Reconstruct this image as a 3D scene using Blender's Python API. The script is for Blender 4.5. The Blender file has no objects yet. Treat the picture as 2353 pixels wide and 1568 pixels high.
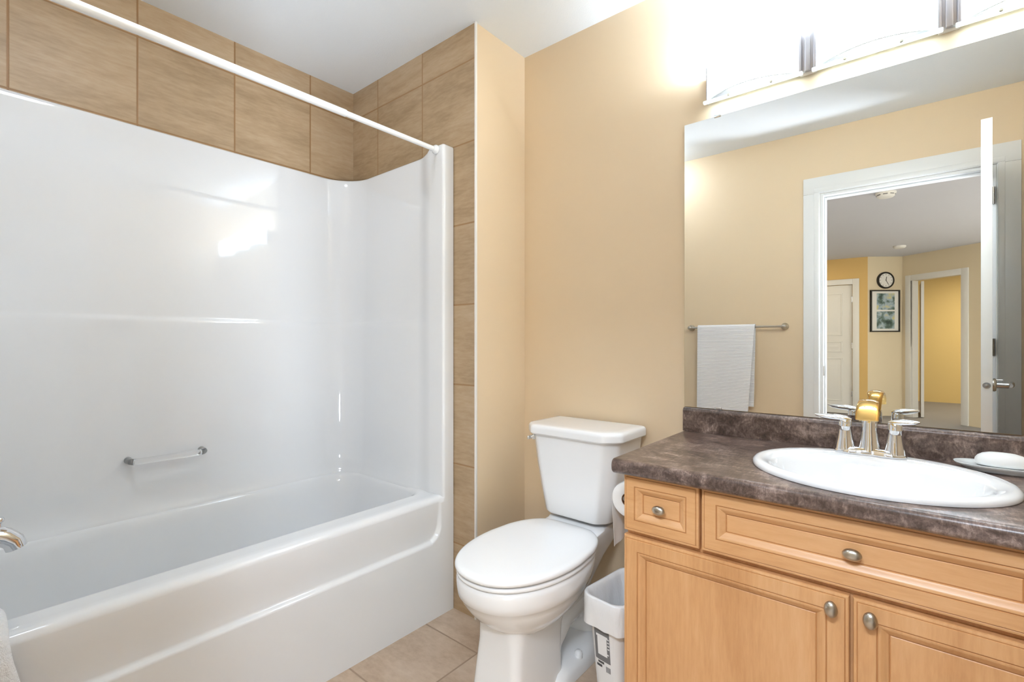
import bpy, bmesh, math, random
from mathutils import Vector, Matrix, noise
random.seed(7)
PI = math.pi
C = bpy.context.scene.collection

# ------------------------------------------------------------------ camera, world, exposure
SC = bpy.context.scene
cam = bpy.data.cameras.new('camera')
cam.sensor_width = 36.0
cam.lens = 36.0 * 1109.0 / 2353.0
cam.shift_y = 2.0 / 2353.0
cam.clip_start = 0.01
cam_o = bpy.data.objects.new('camera', cam)
C.objects.link(cam_o)
cam_o.location = (0.0, 0.0, 1.133)
cam_o.rotation_euler = (PI / 2, 0, math.radians(39.79 - 90.0))
SC.camera = cam_o
W = bpy.data.worlds.new('world')
SC.world = W
W.use_nodes = True
W.node_tree.nodes['Background'].inputs[0].default_value = (0.85, 0.92, 1.0, 1)
W.node_tree.nodes['Background'].inputs[1].default_value = 0.3
SC.view_settings.view_transform = 'Standard'
SC.view_settings.look = 'None'
SC.view_settings.gamma = 1.0
SC.view_settings.exposure = 0.92
SC.view_settings.use_curve_mapping = False

SHADE_POWER = 15.0
HALL_DAY = 55.0 
HALL_LAMP = 5.0         # hall ceiling lamp
LAMP_UP = 15.0           # light leaving the open tops of the shades
ROOM_LAMP = 26.0
LAMP_DOWN = 0.8          # light leaving below the shades
LOW_FILL = 9.0        # unseen fill light added low in the hall beside the doorway
FILL_DOME_POWER = 16.5        # added ceiling fill lamp, out of view
ENTRY_FILL = 28.0        # unseen fill lights added just outside the bathroom door

def area(name, loc, rot, sx, sy, power, col):
    l = bpy.data.lights.new(name, 'AREA')
    l.shape = 'RECTANGLE'; l.size = sx; l.size_y = sy; l.energy = power; l.color = col
    o = bpy.data.objects.new(name, l); C.objects.link(o)
    o.location = loc; o.rotation_euler = rot
    return o
area('hall_window_daylight', (-3.3, -2.3, 1.0), (-PI / 2, 0, 0), 2.4, 1.3, HALL_DAY, (0.85, 0.93, 1.06))
area('hall_ceiling_lamp', (-4.7, 1.3, 2.40), (0, 0, 0), 0.4, 0.4, HALL_LAMP, (1.0, 0.80, 0.52))
area('hall_entry_fill', (-0.72, 0.06, 2.37), (0, math.radians(-20), 0), 0.30, 0.7, ENTRY_FILL, (0.80, 0.91, 1.06))  # added fill through the doorway for vanity and toilet fronts
area('hall_side_fill', (-0.72, -0.95, 2.37), (0, math.radians(-12), 0), 0.30, 0.6, ENTRY_FILL * 0.9, (0.80, 0.91, 1.06))  # second added fill, brightens tub apron and floor
area('hall_low_fill', (-0.62, -0.98, 0.42), Vector((1.45, 2.2, 2.15)).to_track_quat('-Z', 'Y').to_euler(), 0.35, 0.35, LOW_FILL, (0.82, 0.92, 1.06)).data.spread = math.radians(85)  # added upward fill for the bathroom ceiling, no table lamp modelled
area('bedroom_lamp', (-7.2, -1.2, 2.38), (0, 0, 0), 0.6, 0.6, ROOM_LAMP, (1.0, 0.86, 0.62))

# ------------------------------------------------------------------ room numbers (metres)
H = 2.44
XR = 1.743      # vanity wall
XE = 1.42       # tiled end wall of the tub alcove
YE = 1.376      # painted return of the alcove wall
YL = 2.2725     # long tiled wall
XO = -0.02      # wall with the door
YS = -0.45      # side wall right of the vanity
XN = -0.104     # near end of the alcove

# ------------------------------------------------------------------ helpers
def lin(c):
    c = c / 255.0
    return c / 12.92 if c <= 0.04045 else ((c + 0.055) / 1.055) ** 2.4
def rgb(r, g, b): return (lin(r), lin(g), lin(b), 1.0)

WLOC = {}
def sharp(bm, deg):
    thr = math.radians(deg)
    for f in bm.faces: f.smooth = True
    for e in bm.edges:
        if len(e.link_faces) == 2:
            try: a = e.calc_face_angle()
            except ValueError: a = 0
            if a > thr: e.smooth = False
        else: e.smooth = True
def obj(name, bm, mats, parent=None, ang=40, base=None, recalc=True):
    bmesh.ops.remove_doubles(bm, verts=bm.verts, dist=1e-6)
    if recalc: bmesh.ops.recalc_face_normals(bm, faces=bm.faces)
    sharp(bm, ang)
    if parent is not None:
        off = WLOC[parent.name]
    elif base is not None:
        off = Vector(base)
    else:
        xs = [v.co.x for v in bm.verts]; ys = [v.co.y for v in bm.verts]; zs = [v.co.z for v in bm.verts]
        off = Vector(((min(xs) + max(xs)) / 2, (min(ys) + max(ys)) / 2, min(zs)))
    bmesh.ops.translate(bm, verts=bm.verts, vec=-off)
    me = bpy.data.meshes.new(name)
    bm.to_mesh(me); bm.free()
    if not isinstance(mats, (list, tuple)): mats = [mats]
    for m in mats: me.materials.append(m)
    o = bpy.data.objects.new(name, me); C.objects.link(o)
    WLOC[o.name] = off.copy()
    if parent is not None: o.parent = parent
    else: o.location = off
    return o
def thing(name, label, cat, loc, group=None):
    o = bpy.data.objects.new(name, None); C.objects.link(o)
    o.empty_display_size = 0.05
    o.location = loc; WLOC[o.name] = Vector(loc)
    o['label'] = label; o['category'] = cat
    if group: o['group'] = group
    return o
def tag(o, label, cat, group=None):
    o['label'] = label; o['category'] = cat
    if group: o['group'] = group
    return o
def struct(name, bm, mats, label=None, parent=None, ang=40):
    o = obj(name, bm, mats, parent, ang)
    if parent is None:
        o['kind'] = 'structure'
        if label: o['label'] = label
        o['category'] = name.split('_')[0]
    return o

def box(bm, x0, x1, y0, y1, z0, z1, bev=0.0, seg=2, mi=0):
    t = bmesh.new()
    r = bmesh.ops.create_cube(t, size=1.0)
    for v in t.verts:
        v.co = Vector(((x0 + x1) / 2 + v.co.x * (x1 - x0), (y0 + y1) / 2 + v.co.y * (y1 - y0), (z0 + z1) / 2 + v.co.z * (z1 - z0)))
    if bev > 0:
        bmesh.ops.bevel(t, geom=list(t.edges), offset=bev, segments=seg, affect='EDGES', profile=0.5)
    merge(bm, t, mi)
def merge(bm, t, mi=0, mat=None):
    vm = {}
    for v in t.verts: vm[v] = bm.verts.new(mat @ v.co if mat else v.co)
    for f in t.faces:
        try:
            nf = bm.faces.new([vm[v] for v in f.verts]); nf.material_index = f.material_index or mi
        except ValueError: pass
    t.free()
def loft(bm, rings, cap0=True, cap1=True, closed=True, mi=0):
    rv = [[bm.verts.new(p) for p in r] for r in rings]
    n = len(rv[0])
    for a, b in zip(rv[:-1], rv[1:]):
        for i in range(n if closed else n - 1):
            j = (i + 1) % n
            f = bm.faces.new((a[i], a[j], b[j], b[i])); f.material_index = mi
    if cap0: bm.faces.new(list(reversed(rv[0]))).material_index = mi
    if cap1: bm.faces.new(rv[-1]).material_index = mi
    return rv
def frames(path):
    P = [Vector(p) for p in path]
    T = []
    for i in range(len(P)):
        a = P[max(0, i - 1)]; b = P[min(len(P) - 1, i + 1)]
        T.append((b - a).normalized())
    up = Vector((0, 0, 1)) if abs(T[0].z) < 0.9 else Vector((1, 0, 0))
    n = (up - T[0] * up.dot(T[0])).normalized()
    out = []
    for i, t in enumerate(T):
        n = (n - t * n.dot(t)).normalized()
        out.append((P[i], t, n, t.cross(n)))
    return out
def tube(bm, path, rad, seg=16, cap=True, sx=None, mi=0):
    rings = []
    for i, (p, t, n, b) in enumerate(frames(path)):
        r = rad[i] if isinstance(rad, (list, tuple)) else rad
        w = (sx[i] if isinstance(sx, (list, tuple)) else sx) if sx is not None else r
        rings.append([p + n * r * math.cos(2 * PI * k / seg) + b * w * math.sin(2 * PI * k / seg) for k in range(seg)])
    loft(bm, rings, cap, cap, mi=mi)
def lathe(bm, prof, origin, axis='z', seg=24, sx=1.0, sy=1.0, cap0=True, cap1=True, mi=0):
    o = Vector(origin); rings = []
    for r, h in prof:
        ring = []
        for k in range(seg):
            a = 2 * PI * k / seg
            u, v = r * math.cos(a) * sx, r * math.sin(a) * sy
            if axis == 'z': ring.append(o + Vector((u, v, h)))
            elif axis == 'x': ring.append(o + Vector((h, u, v)))
            elif axis == '-x': ring.append(o + Vector((-h, u, v)))
            elif axis == '-y': ring.append(o + Vector((u, -h, v)))
            else: ring.append(o + Vector((u, h, v)))
        rings.append(ring)
    loft(bm, rings, cap0, cap1, mi=mi)
def rrect(cx, cy, hx, hy, r, z, n=8, side=6, ang=0.0):
    r = min(r, hx * 0.999, hy * 0.999)
    pts = []
    cs = [(hx - r, hy - r, 0), (-hx + r, hy - r, 90), (-hx + r, -hy + r, 180), (hx - r, -hy + r, 270)]
    for q, (ax, ay, a0) in enumerate(cs):
        for k in range(n + 1):
            a = math.radians(a0 + 90 * k / n)
            pts.append((ax + r * math.cos(a), ay + r * math.sin(a)))
        nx = cs[(q + 1) % 4]
        a1 = math.radians(a0 + 90)
        p0 = pts[-1]; p1 = (nx[0] + r * math.cos(a1), nx[1] + r * math.sin(a1))
        for k in range(1, side): pts.append((p0[0] + (p1[0] - p0[0]) * k / side, p0[1] + (p1[1] - p0[1]) * k / side))
    ca, sa = math.cos(ang), math.sin(ang)
    return [Vector((cx + x * ca - y * sa, cy + x * sa + y * ca, z)) for x, y in pts]
def ellipse(cx, cy, ax, ay, z, n=64, e=2.0):
    out = []
    for k in range(n):
        a = 2 * PI * k / n
        c, s = math.cos(a), math.sin(a)
        out.append(Vector((cx + ax * math.copysign(abs(c) ** (2 / e), c), cy + ay * math.copysign(abs(s) ** (2 / e), s), z)))
    return out
def sstep(a, b, x):
    t = max(0.0, min(1.0, (x - a) / (b - a))); return t * t * (3 - 2 * t)
def arc(cx, cy, r, a0, a1, n):
    return [(cx + r * math.cos(math.radians(a0 + (a1 - a0) * k / n)), cy + r * math.sin(math.radians(a0 + (a1 - a0) * k / n))) for k in range(n + 1)]

# ------------------------------------------------------------------ materials
class NT:
    def __init__(s, name):
        s.m = bpy.data.materials.new(name); s.m.use_nodes = True
        s.t = s.m.node_tree; s.p = s.t.nodes['Principled BSDF']
    def n(s, typ, **kw):
        x = s.t.nodes.new(typ)
        for k, v in kw.items(): setattr(x, k, v)
        return x
    def l(s, a, b): s.t.links.new(a, b)
    def math(s, op, a, b=None, c=None):
        x = s.n('ShaderNodeMath', operation=op)
        for i, v in enumerate((a, b, c)):
            if v is None: continue
            if isinstance(v, (int, float)): x.inputs[i].default_value = v
            else: s.l(v, x.inputs[i])
        return x.outputs[0]
    def mix(s, f, a, b, mode='MIX'):
        x = s.n('ShaderNodeMix', data_type='RGBA', blend_type=mode)
        for i, v in ((0, f), (6, a), (7, b)):
            if isinstance(v, (int, float, tuple)): x.inputs[i].default_value = v
            else: s.l(v, x.inputs[i])
        return x.outputs[2]
    def noise(s, vec, scale, detail=4, rough=0.55, dist=0.0):
        x = s.n('ShaderNodeTexNoise'); x.inputs['Scale'].default_value = scale
        x.inputs['Detail'].default_value = detail; x.inputs['Roughness'].default_value = rough; x.inputs['Distortion'].default_value = dist
        if vec is not None: s.l(vec, x.inputs['Vector'])
        return x.outputs[0]
    def ramp(s, f, stops):
        x = s.n('ShaderNodeValToRGB'); cr = x.color_ramp
        while len(cr.elements) < len(stops): cr.elements.new(0.5)
        for e, (p, c) in zip(cr.elements, stops): e.position = p; e.color = c
        s.l(f, x.inputs[0]); return x.outputs[0]
    def bump(s, h, strength, dist=0.002):
        x = s.n('ShaderNodeBump'); x.inputs['Strength'].default_value = strength; x.inputs['Distance'].default_value = dist
        s.l(h, x.inputs['Height']); s.l(x.outputs[0], s.p.inputs['Normal'])
    def mapped(s, vec, sc):
        x = s.n('ShaderNodeMapping'); x.inputs['Scale'].default_value = sc
        s.l(vec, x.inputs['Vector']); return x.outputs[0]
    def obj(s): return s.n('ShaderNodeTexCoord').outputs['Object']
    def pos(s): return s.n('ShaderNodeNewGeometry').outputs['Position']
    def base(s, c):
        if isinstance(c, tuple): s.p.inputs['Base Color'].default_value = c
        else: s.l(c, s.p.inputs['Base Color'])
    def set(s, **kw):
        for k, v in kw.items(): s.p.inputs[k.replace('_', ' ')].default_value = v
def plain(name, c, rough=0.5, metal=0.0, coat=0.0, spec=0.5):
    a = NT(name); a.base(c); a.set(Roughness=rough, Metallic=metal)
    a.p.inputs['Coat Weight'].default_value = coat; a.p.inputs['Coat Roughness'].default_value = 0.05
    a.p.inputs['Specular IOR Level'].default_value = spec
    return a.m
def paint(name, c, rough=0.55, bump=0.12, scale=350):
    a = NT(name); p = a.pos()
    f = a.noise(p, 1.6, 3)
    lo = tuple(v * 0.97 for v in c[:3]) + (1,)
    a.base(a.mix(f, lo, c)); a.set(Roughness=rough)
    a.bump(a.noise(p, scale, 2), bump, 0.0012)
    return a.m
def tiles(name, ax, off, sp, cols, grout, gw=0.0035, rough=0.45, streak=(1, 1, 1)):
    a = NT(name); p = a.pos()
    sx = a.n('ShaderNodeSeparateXYZ'); a.l(p, sx.inputs[0])
    ds = []; ids = []
    for i, k in enumerate(ax):
        q = a.math('DIVIDE', a.math('SUBTRACT', sx.outputs['XYZ'.index(k)], off[i]), sp[i])
        fr = a.math('FRACT', q); ids.append(a.math('FLOOR', q))
        d = a.math('MULTIPLY', a.math('MINIMUM', fr, a.math('SUBTRACT', 1.0, fr)), sp[i])
        ds.append(d)
    d = a.math('MINIMUM', ds[0], ds[1])
    gm = a.n('ShaderNodeMapRange'); gm.inputs[1].default_value = gw * 0.5; gm.inputs[2].default_value = gw * 0.5 + 0.0025
    gm.inputs[3].default_value = 1; gm.inputs[4].default_value = 0; a.l(d, gm.inputs[0])
    cid = a.n('ShaderNodeCombineXYZ'); a.l(ids[0], cid.inputs[0]); a.l(ids[1], cid.inputs[1])
    wn = a.n('ShaderNodeTexWhiteNoise', noise_dimensions='3D'); a.l(cid.outputs[0], wn.inputs['Vector'])
    sh = a.n('ShaderNodeVectorMath', operation='MULTIPLY_ADD'); a.l(wn.outputs['Color'], sh.inputs[0]); sh.inputs[1].default_value = (9, 9, 9); a.l(p, sh.inputs[2])
    st = a.mapped(sh.outputs[0], streak)
    n1 = a.noise(st, 4.5, 6, 0.6, 0.25)
    n2 = a.noise(st, 40, 4, 0.6)
    n3 = a.noise(sh.outputs[0], 2.2, 2)
    f = a.math('ADD', a.math('ADD', a.math('MULTIPLY', n1, 0.5), a.math('MULTIPLY', n2, 0.3)), a.math('MULTIPLY', n3, 0.2))
    c = a.ramp(f, [(0.36, cols[0]), (0.5, cols[1]), (0.64, cols[2])])
    tv = a.math('ADD', 0.95, a.math('MULTIPLY', wn.outputs['Value'], 0.1))
    tvc = a.n('ShaderNodeCombineXYZ')
    for i in range(3): a.l(tv, tvc.inputs[i])
    c = a.mix(1.0, c, tvc.outputs[0], 'MULTIPLY')
    a.base(a.mix(gm.outputs[0], c, grout)); a.set(Roughness=rough)
    hgt = a.math('SUBTRACT', a.math('MULTIPLY', n2, 0.15), a.math('MULTIPLY', gm.outputs[0], 1.0))
    a.bump(hgt, 0.5, 0.0013)
    return a.m
def wood(name, sc):
    a = NT(name); o = a.obj()
    v = a.mapped(o, sc)
    n1 = a.noise(v, 3.0, 6, 0.6, 0.8)
    n2 = a.noise(a.mapped(o, (sc[0] * 4, sc[1] * 4, sc[2] * 4)), 9.0, 5, 0.6)
    n3 = a.noise(o, 2.3, 2)
    f = a.math('ADD', a.math('ADD', a.math('MULTIPLY', n1, 0.5), a.math('MULTIPLY', n2, 0.25)), a.math('MULTIPLY', n3, 0.25))
    a.base(a.ramp(f, [(0.32, rgb(196, 141, 90)), (0.5, rgb(216, 164, 112)), (0.68, rgb(228, 181, 132))]))
    a.set(Roughness=0.38); a.p.inputs['Coat Weight'].default_value = 0.15; a.p.inputs['Coat Roughness'].default_value = 0.25
    a.bump(n2, 0.04, 0.001)
    return a.m

M = {}
M['paint'] = paint('beige_wall_paint', rgb(230, 207, 174))
M['ceil'] = paint('white_ceiling_texture', rgb(242, 246, 249), 0.8, 0.6, 170)
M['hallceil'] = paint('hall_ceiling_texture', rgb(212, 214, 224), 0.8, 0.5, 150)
M['hallpaint'] = paint('hall_yellow_paint', rgb(226, 190, 122))
M['roompaint'] = paint('pale_yellow_paint', rgb(240, 214, 150))
M['halllight'] = paint('hall_cream_paint', rgb(232, 218, 190))
TC = (rgb(160, 134, 101), rgb(181, 155, 122), rgb(194, 170, 139))
GR = rgb(150, 112, 70)
M['tile_long'] = tiles('tile_long_wall', 'XZ', (0.157, 2.297), (0.3425, 0.336), TC, GR, streak=(0.45, 0.45, 2.4))
M['tile_end'] = tiles('tile_end_wall', 'YZ', (1.370, 2.297), (0.3410, 0.336), TC, rgb(160, 124, 84), streak=(1, 0.45, 2.4))
M['tile_floor'] = tiles('tile_floor', 'XY', (1.268, 1.22), (0.343, 0.343), (rgb(176, 151, 127), rgb(199, 176, 153), rgb(214, 194, 172)), rgb(160, 136, 114), streak=(1.3, 0.6, 1))
M['trimw'] = plain('white_trim_paint', rgb(236, 236, 234), 0.35)
M['carpet'] = paint('hall_carpet', rgb(150, 148, 150), 0.95, 0.8, 220)
M['acrylic'] = plain('white_acrylic', rgb(236, 236, 236), 0.05, 0, 0.0)
M['porc'] = plain('white_porcelain', rgb(240, 240, 240), 0.07, 0, 0.3)
M['seat'] = plain('white_seat_plastic', rgb(243, 243, 243), 0.2)
M['rod'] = plain('white_enamel', rgb(247, 247, 246), 0.25)
M['edge'] = plain('white_edge_trim', rgb(236, 232, 226), 0.3)
M['chrome'] = plain('chrome', (0.82, 0.83, 0.85, 1), 0.05, 1.0)
M['gold_reflection'] = plain('chrome_painted_gold_reflection', rgb(222, 182, 112), 0.10, 1.0)  # chrome spout's warm reflection painted in as gold metal colour
M['nickel'] = plain('brushed_nickel', rgb(190, 184, 172), 0.30, 1.0)
M['satin'] = plain('satin_metal', rgb(196, 198, 200), 0.25, 1.0)
M['fixture'] = plain('brushed_fixture_metal', rgb(178, 176, 180), 0.35, 0.9)
M['mirror'] = plain('mirror_silver', (0.80, 0.81, 0.80, 1), 0.0, 1.0)
M['medge'] = plain('mirror_edge', rgb(120, 125, 120), 0.3, 0.5)
M['woodv'] = wood('maple_vertical', (4.0, 4.0, 0.5))
M['woodh'] = wood('maple_horizontal', (4.0, 0.5, 4.0))
M['glaze'] = plain('brown_glaze', rgb(180, 124, 74), 0.45)
M['dark'] = plain('dark_gap', rgb(46, 32, 22), 0.8)
M['bin'] = plain('white_bin_plastic', rgb(236, 236, 236), 0.35)
M['paper'] = plain('toilet_tissue', rgb(244, 243, 241), 0.95)
M['core'] = plain('cardboard_core', rgb(120, 84, 60), 0.9)
M['ceramic'] = plain('dish_ceramic', rgb(246, 250, 249), 0.08)
M['soap'] = plain('soap_white', rgb(246, 246, 244), 0.45)
M['black'] = plain('black_plastic', rgb(30, 28, 26), 0.4)
M['white'] = plain('matte_white', rgb(238, 238, 236), 0.7)
M['grey'] = plain('print_grey', rgb(120, 120, 122), 0.6)
M['dgrey'] = plain('print_dark_grey', rgb(78, 78, 80), 0.6)

a = NT('clear_acrylic'); a.base((0.98, 0.98, 0.98, 1)); a.set(Roughness=0.05, IOR=1.40)
a.p.inputs['Transmission Weight'].default_value = 0.93; M['clear'] = a.m
a = NT('pale_green_glass'); a.base(rgb(222, 240, 236)); a.set(Roughness=0.15)
a.p.inputs['Transmission Weight'].default_value = 0.5
a.p.inputs['Emission Color'].default_value = rgb(225, 245, 242); a.p.inputs['Emission Strength'].default_value = 0.6; M['glassedge'] = a.m
a = NT('lit_frosted_glass'); a.base((0.9, 0.9, 0.9, 1)); a.set(Roughness=0.25)
a.p.inputs['Emission Color'].default_value = (0.74, 0.89, 1.06, 1); a.p.inputs['Emission Strength'].default_value = SHADE_POWER; M['shade'] = a.m
M['frost'] = plain('frosted_glass_edge', rgb(240, 244, 246), 0.4)
a = NT('fill_dome_glass'); a.base((0.9, 0.9, 0.9, 1)); a.set(Roughness=0.3)
a.p.inputs['Emission Color'].default_value = (0.80, 0.92, 1.06, 1); a.p.inputs['Emission Strength'].default_value = FILL_DOME_POWER; M['fill_dome'] = a.m
a = NT('liner_film'); a.base(rgb(244, 244, 244)); a.set(Roughness=0.28)
a.bump(a.noise(a.mapped(a.obj(), (1, 1, 0.35)), 60, 4, 0.6, 0.8), 0.6, 0.004)
a.p.inputs['Transmission Weight'].default_value = 0.12; M['liner'] = a.m
# slate-look laminate
a = NT('slate_laminate'); o = a.obj()
n1 = a.noise(a.mapped(o, (1.0, 0.75, 1.0)), 6.5, 10, 0.72, 1.8)
n2 = a.noise(a.mapped(o, (1.3, 0.7, 1.0)), 38, 8, 0.72, 1.2)
n3 = a.noise(a.mapped(o, (0.5, 2.4, 1)), 85, 5, 0.65, 0.6)
f = a.math('ADD', a.math('ADD', a.math('MULTIPLY', n1, 0.46), a.math('MULTIPLY', n2, 0.34)), a.math('MULTIPLY', n3, 0.20))
a.base(a.ramp(f, [(0.38, rgb(50, 40, 36)), (0.46, rgb(84, 68, 60)), (0.52, rgb(116, 97, 88)), (0.57, rgb(154, 134, 123)), (0.64, rgb(190, 170, 159))]))
a.set(Roughness=0.3); a.bump(n2, 0.08, 0.001); M['slate'] = a.m
# ribbed towel
a = NT('ribbed_cotton'); o = a.obj()
w = a.n('ShaderNodeTexWave', wave_type='BANDS', bands_direction='Z'); w.inputs['Scale'].default_value = 32; w.inputs['Distortion'].default_value = 0.6; w.inputs['Detail'].default_value = 1
a.l(o, w.inputs['Vector'])
a.base(a.mix(w.outputs['Fac'], rgb(232, 230, 231), rgb(251, 250, 250))); a.set(Roughness=0.95)
a.bump(w.outputs['Fac'], 0.5, 0.003); M['towel'] = a.m
a = NT('shaggy_white_cotton'); o = a.obj()
nn = a.noise(o, 90, 4, 0.7); a.base(a.mix(nn, rgb(240, 240, 240), rgb(254, 254, 254))); a.set(Roughness=0.95); a.bump(nn, 0.9, 0.01); M['shag'] = a.m
# two landscape prints in one mount
a = NT('landscape_print'); o = a.obj()
n1 = a.noise(o, 9, 3, 0.5, 0.0)
a.base(a.ramp(n1, [(0.34, rgb(52, 74, 70)), (0.45, rgb(104, 128, 122)), (0.54, rgb(168, 188, 204)), (0.66, rgb(214, 208, 150))])); a.set(Roughness=0.4); M['print'] = a.m

# ------------------------------------------------------------------ the room
bm = bmesh.new(); box(bm, XR, XR + 0.1, YS - 0.1, YE, 0, H)
struct('wall_right', bm, M['paint'], 'beige painted wall behind the vanity mirror and toilet')
bm = bmesh.new(); box(bm, XE, XR + 0.1, YE, YL + 0.1, 0, H)
bm.faces.ensure_lookup_table()
for f in bm.faces:
    f.normal_update()
    if f.normal.x < -0.5: f.material_index = 1
struct('wall_end', bm, [M['paint'], M['tile_end']], 'tiled end wall of the tub alcove with its beige painted return')
bm = bmesh.new(); box(bm, XN - 0.1, XE, YL, YL + 0.1, 0, H)
struct('wall_back', bm, M['tile_long'], 'long wall of brown square tile above the white tub surround')
bm = bmesh.new(); box(bm, XN - 0.1, XN, 1.46, YL, 0, H)
struct('wall_alcove', bm, M['tile_end'], 'tiled wall at the tub spout end')
DY0, DY1, DZ = -0.325, 0.443, 2.045
bm = bmesh.new()
box(bm, XO - 0.12, XO, YS - 0.1, DY0, 0, H); box(bm, XO - 0.12, XO, DY1, 1.46, 0, H); box(bm, XO - 0.12, XO, DY0, DY1, DZ, H)
struct('wall_front', bm, M['paint'], 'beige wall with the doorway and towel bar, seen in the mirror')
bm = bmesh.new(); box(bm, XO - 0.12, XR, YS - 0.1, YS, 0, H)
struct('wall_side', bm, M['paint'], 'beige side wall right of the vanity')
bm = bmesh.new(); box(bm, XO - 0.12, XR, YS, YL, -0.08, 0)
struct('floor', bm, M['tile_floor'], 'brown square floor tile')
bm = bmesh.new(); box(bm, XO - 0.12, XR + 0.1, YS - 0.1, YL + 0.1, H, H + 0.08)
struct('ceiling', bm, M['ceil'], 'white textured bathroom ceiling')
# edge strip where the tile ends
bm = bmesh.new(); box(bm, XE - 0.006, XE + 0.004, YE - 0.006, YE + 0.002, 0, H, 0.0015)
struct('trim_1', bm, M['edge'], 'white strip at the tile edge')
bm = bmesh.new(); box(bm, XR - 0.012, XR, 0.64, YE, 0, 0.085, 0.003); box(bm, XE + 0.004, XR - 0.012, YE - 0.012, YE, 0, 0.085, 0.003)
struct('baseboard_right', bm, M['trimw'], 'low white baseboard behind the toilet')

# ------------------------------------------------------------------ bathtub with surround
RXE = 1.39; SY = 2.25; SXN = XN + 0.032; ZR = 0.487; FY = 1.505
tub = thing('bathtub', 'glossy white one-piece bathtub with tall moulded wall surround in the tiled alcove', 'bathtub', (0.66, 1.88, 0))
# basin with its inner deck
bm = bmesh.new()
xa, xb, ya, yb = SXN + 0.045, 1.355, 1.607, 2.215
cx, cy, hx, hy = (xa + xb) / 2, (ya + yb) / 2, (xb - xa) / 2, (yb - ya) / 2
ocx, ohx = (SXN - 0.01 + RXE + 0.01) / 2, (RXE + 0.01 - SXN + 0.01) / 2
ocy, ohy = (1.55 + SY + 0.01) / 2, (SY + 0.01 - 1.55) / 2
rings = [rrect(ocx, ocy, ohx, ohy, 0.12, ZR, 10, 10)]
for ins, z in ((-0.012, ZR), (-0.004, ZR - 0.001), (0.003, ZR - 0.005), (0.010, ZR - 0.016), (0.018, ZR - 0.05), (0.034, 0.32), (0.055, 0.20), (0.075, 0.14), (0.11, 0.105), (0.16, 0.092), (0.25, 0.088)):
    ex = 0.0 if ins < 0.02 else ins * 0.6
    rings.append(rrect(cx, cy, hx - ins - ex, hy - ins, max(0.115 - ins * 0.1, 0.03) if ins < .2 else 0.05, z, 10, 10))
loft(bm, rings, False, True)
obj('basin', bm, M['acrylic'], tub, 60)
# apron with a recessed upper panel
bm = bmesh.new()
XS = [XN + 0.002 + (1.300 - XN) * i / 46 for i in range(47)] + [1.300 + (XE - 0.002 - 1.300) * (i + 1) / 36 for i in range(36)]
ZS = [0.468 - 0.468 * i / 110 for i in range(111)]
def recess(x, z):
    r = 0.07; x1 = 1.350; z0 = 0.307
    # signed distance to rounded corner at (x1, z0)
    dx = x - (x1 - r); dz = (z0 + r) - z
    if dx > 0 and dz > 0: d = r - math.hypot(dx, dz)
    else: d = min(x1 - x, z - z0)
    return 0.016 * sstep(-0.001, 0.014, d)
rings = []
for x in XS:
    k = sstep(1.352, 1.366, x)
    row = [Vector((x, 1.615, ZR)), Vector((x, 1.56, ZR + 0.002))]
    for yy, zz in ((1.535, ZR + 0.0045), (1.524, ZR + 0.003), (1.516, ZR - 0.001), (1.511, ZR - 0.008), (1.5085, ZR - 0.015)):
        row.append(Vector((x, yy * (1 - k) + FY * k if yy < 1.52 else yy, zz)))
    for z in ZS:
        row.append(Vector((x, FY + recess(x, z) * (0.22 + 0.78 * (1 - sstep(0.33, 0.475, z))), z)))
    rings.append(row)
loft(bm, rings, False, False, closed=False)
obj('apron', bm, M['acrylic'], tub, 75)
# moulded wall surround
bm = bmesh.new()
R = 0.155
path = [(SXN, 1.62)] + [(SXN, 1.62 + (SY - R - 1.62) * k / 6) for k in range(1, 6)]
path += arc(SXN + R, SY - R, R, 180, 90, 14)
path += [(SXN + R + (RXE - R - SXN - R) * k / 24, SY) for k in range(1, 24)]
path += arc(RXE - R, SY - R, R, 90, 0, 20)
path += [(RXE, SY - R + (1.700 - SY + R) * k / 10) for k in range(1, 10)]
path += [(RXE - 0.030 * sstep(0, 1, k / 24), 1.700 - 0.115 * k / 24) for k in range(25)]
path += [(1.360, 1.56), (1.360, 1.520)]
path += arc(1.372, 1.517 - 0.0005, 0.012, 180, 270, 8)[1:]
path += [(1.39, FY - 0.0005), (XE - 0.003, FY - 0.0005)]
NP = len(path)
nor = []
for i in range(NP):
    x0, y0 = path[max(0, i - 1)]; x1, y1 = path[min(NP - 1, i + 1)]
    dx, dy = x1 - x0, y1 - y0; L = math.hypot(dx, dy)
    nor.append((dy / L, -dx / L))      # towards the tub
def ztop(i):
    x, y = path[i]
    if x < 0.5: return 1.95
    return 1.95 + 0.012 * (1 - sstep(1.592, 1.618, y))
levels = [(0.478, 0.0), (0.60, 0.0)]
rings = []
LOWER = 0.005
def onlong(i):
    x, y = path[i]
    return sstep(1.60, 1.75, y) if x > 0.5 else 1.0
def pil(i, z):      # shallow moulded panels on the long wall
    x, y = path[i]
    if y < SY - 0.01: return 0.0
    return -0.006 * sstep(0.36, 0.385, x) * (1 - sstep(0.455, 0.48, x)) * (1 - sstep(1.18, 1.21, z)) * sstep(0.55, 0.7, z)
ZL = [0.466, 0.476, 0.484, 0.495, 0.52, 0.58, 0.64, 0.72, 0.9, 1.1, 1.17, 1.19, 1.21, 1.219, 1.224, 1.228, 1.231, 1.234, 1.24, 1.3, 1.5, 1.7, 1.85]
def off(z): return LOWER * (1 - sstep(1.212, 1.236, z)) + 0.018 * (1 - sstep(0.474, 0.53, z)) + 0.016 * max(0.0, 1.92 - z) / 1.44
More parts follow.
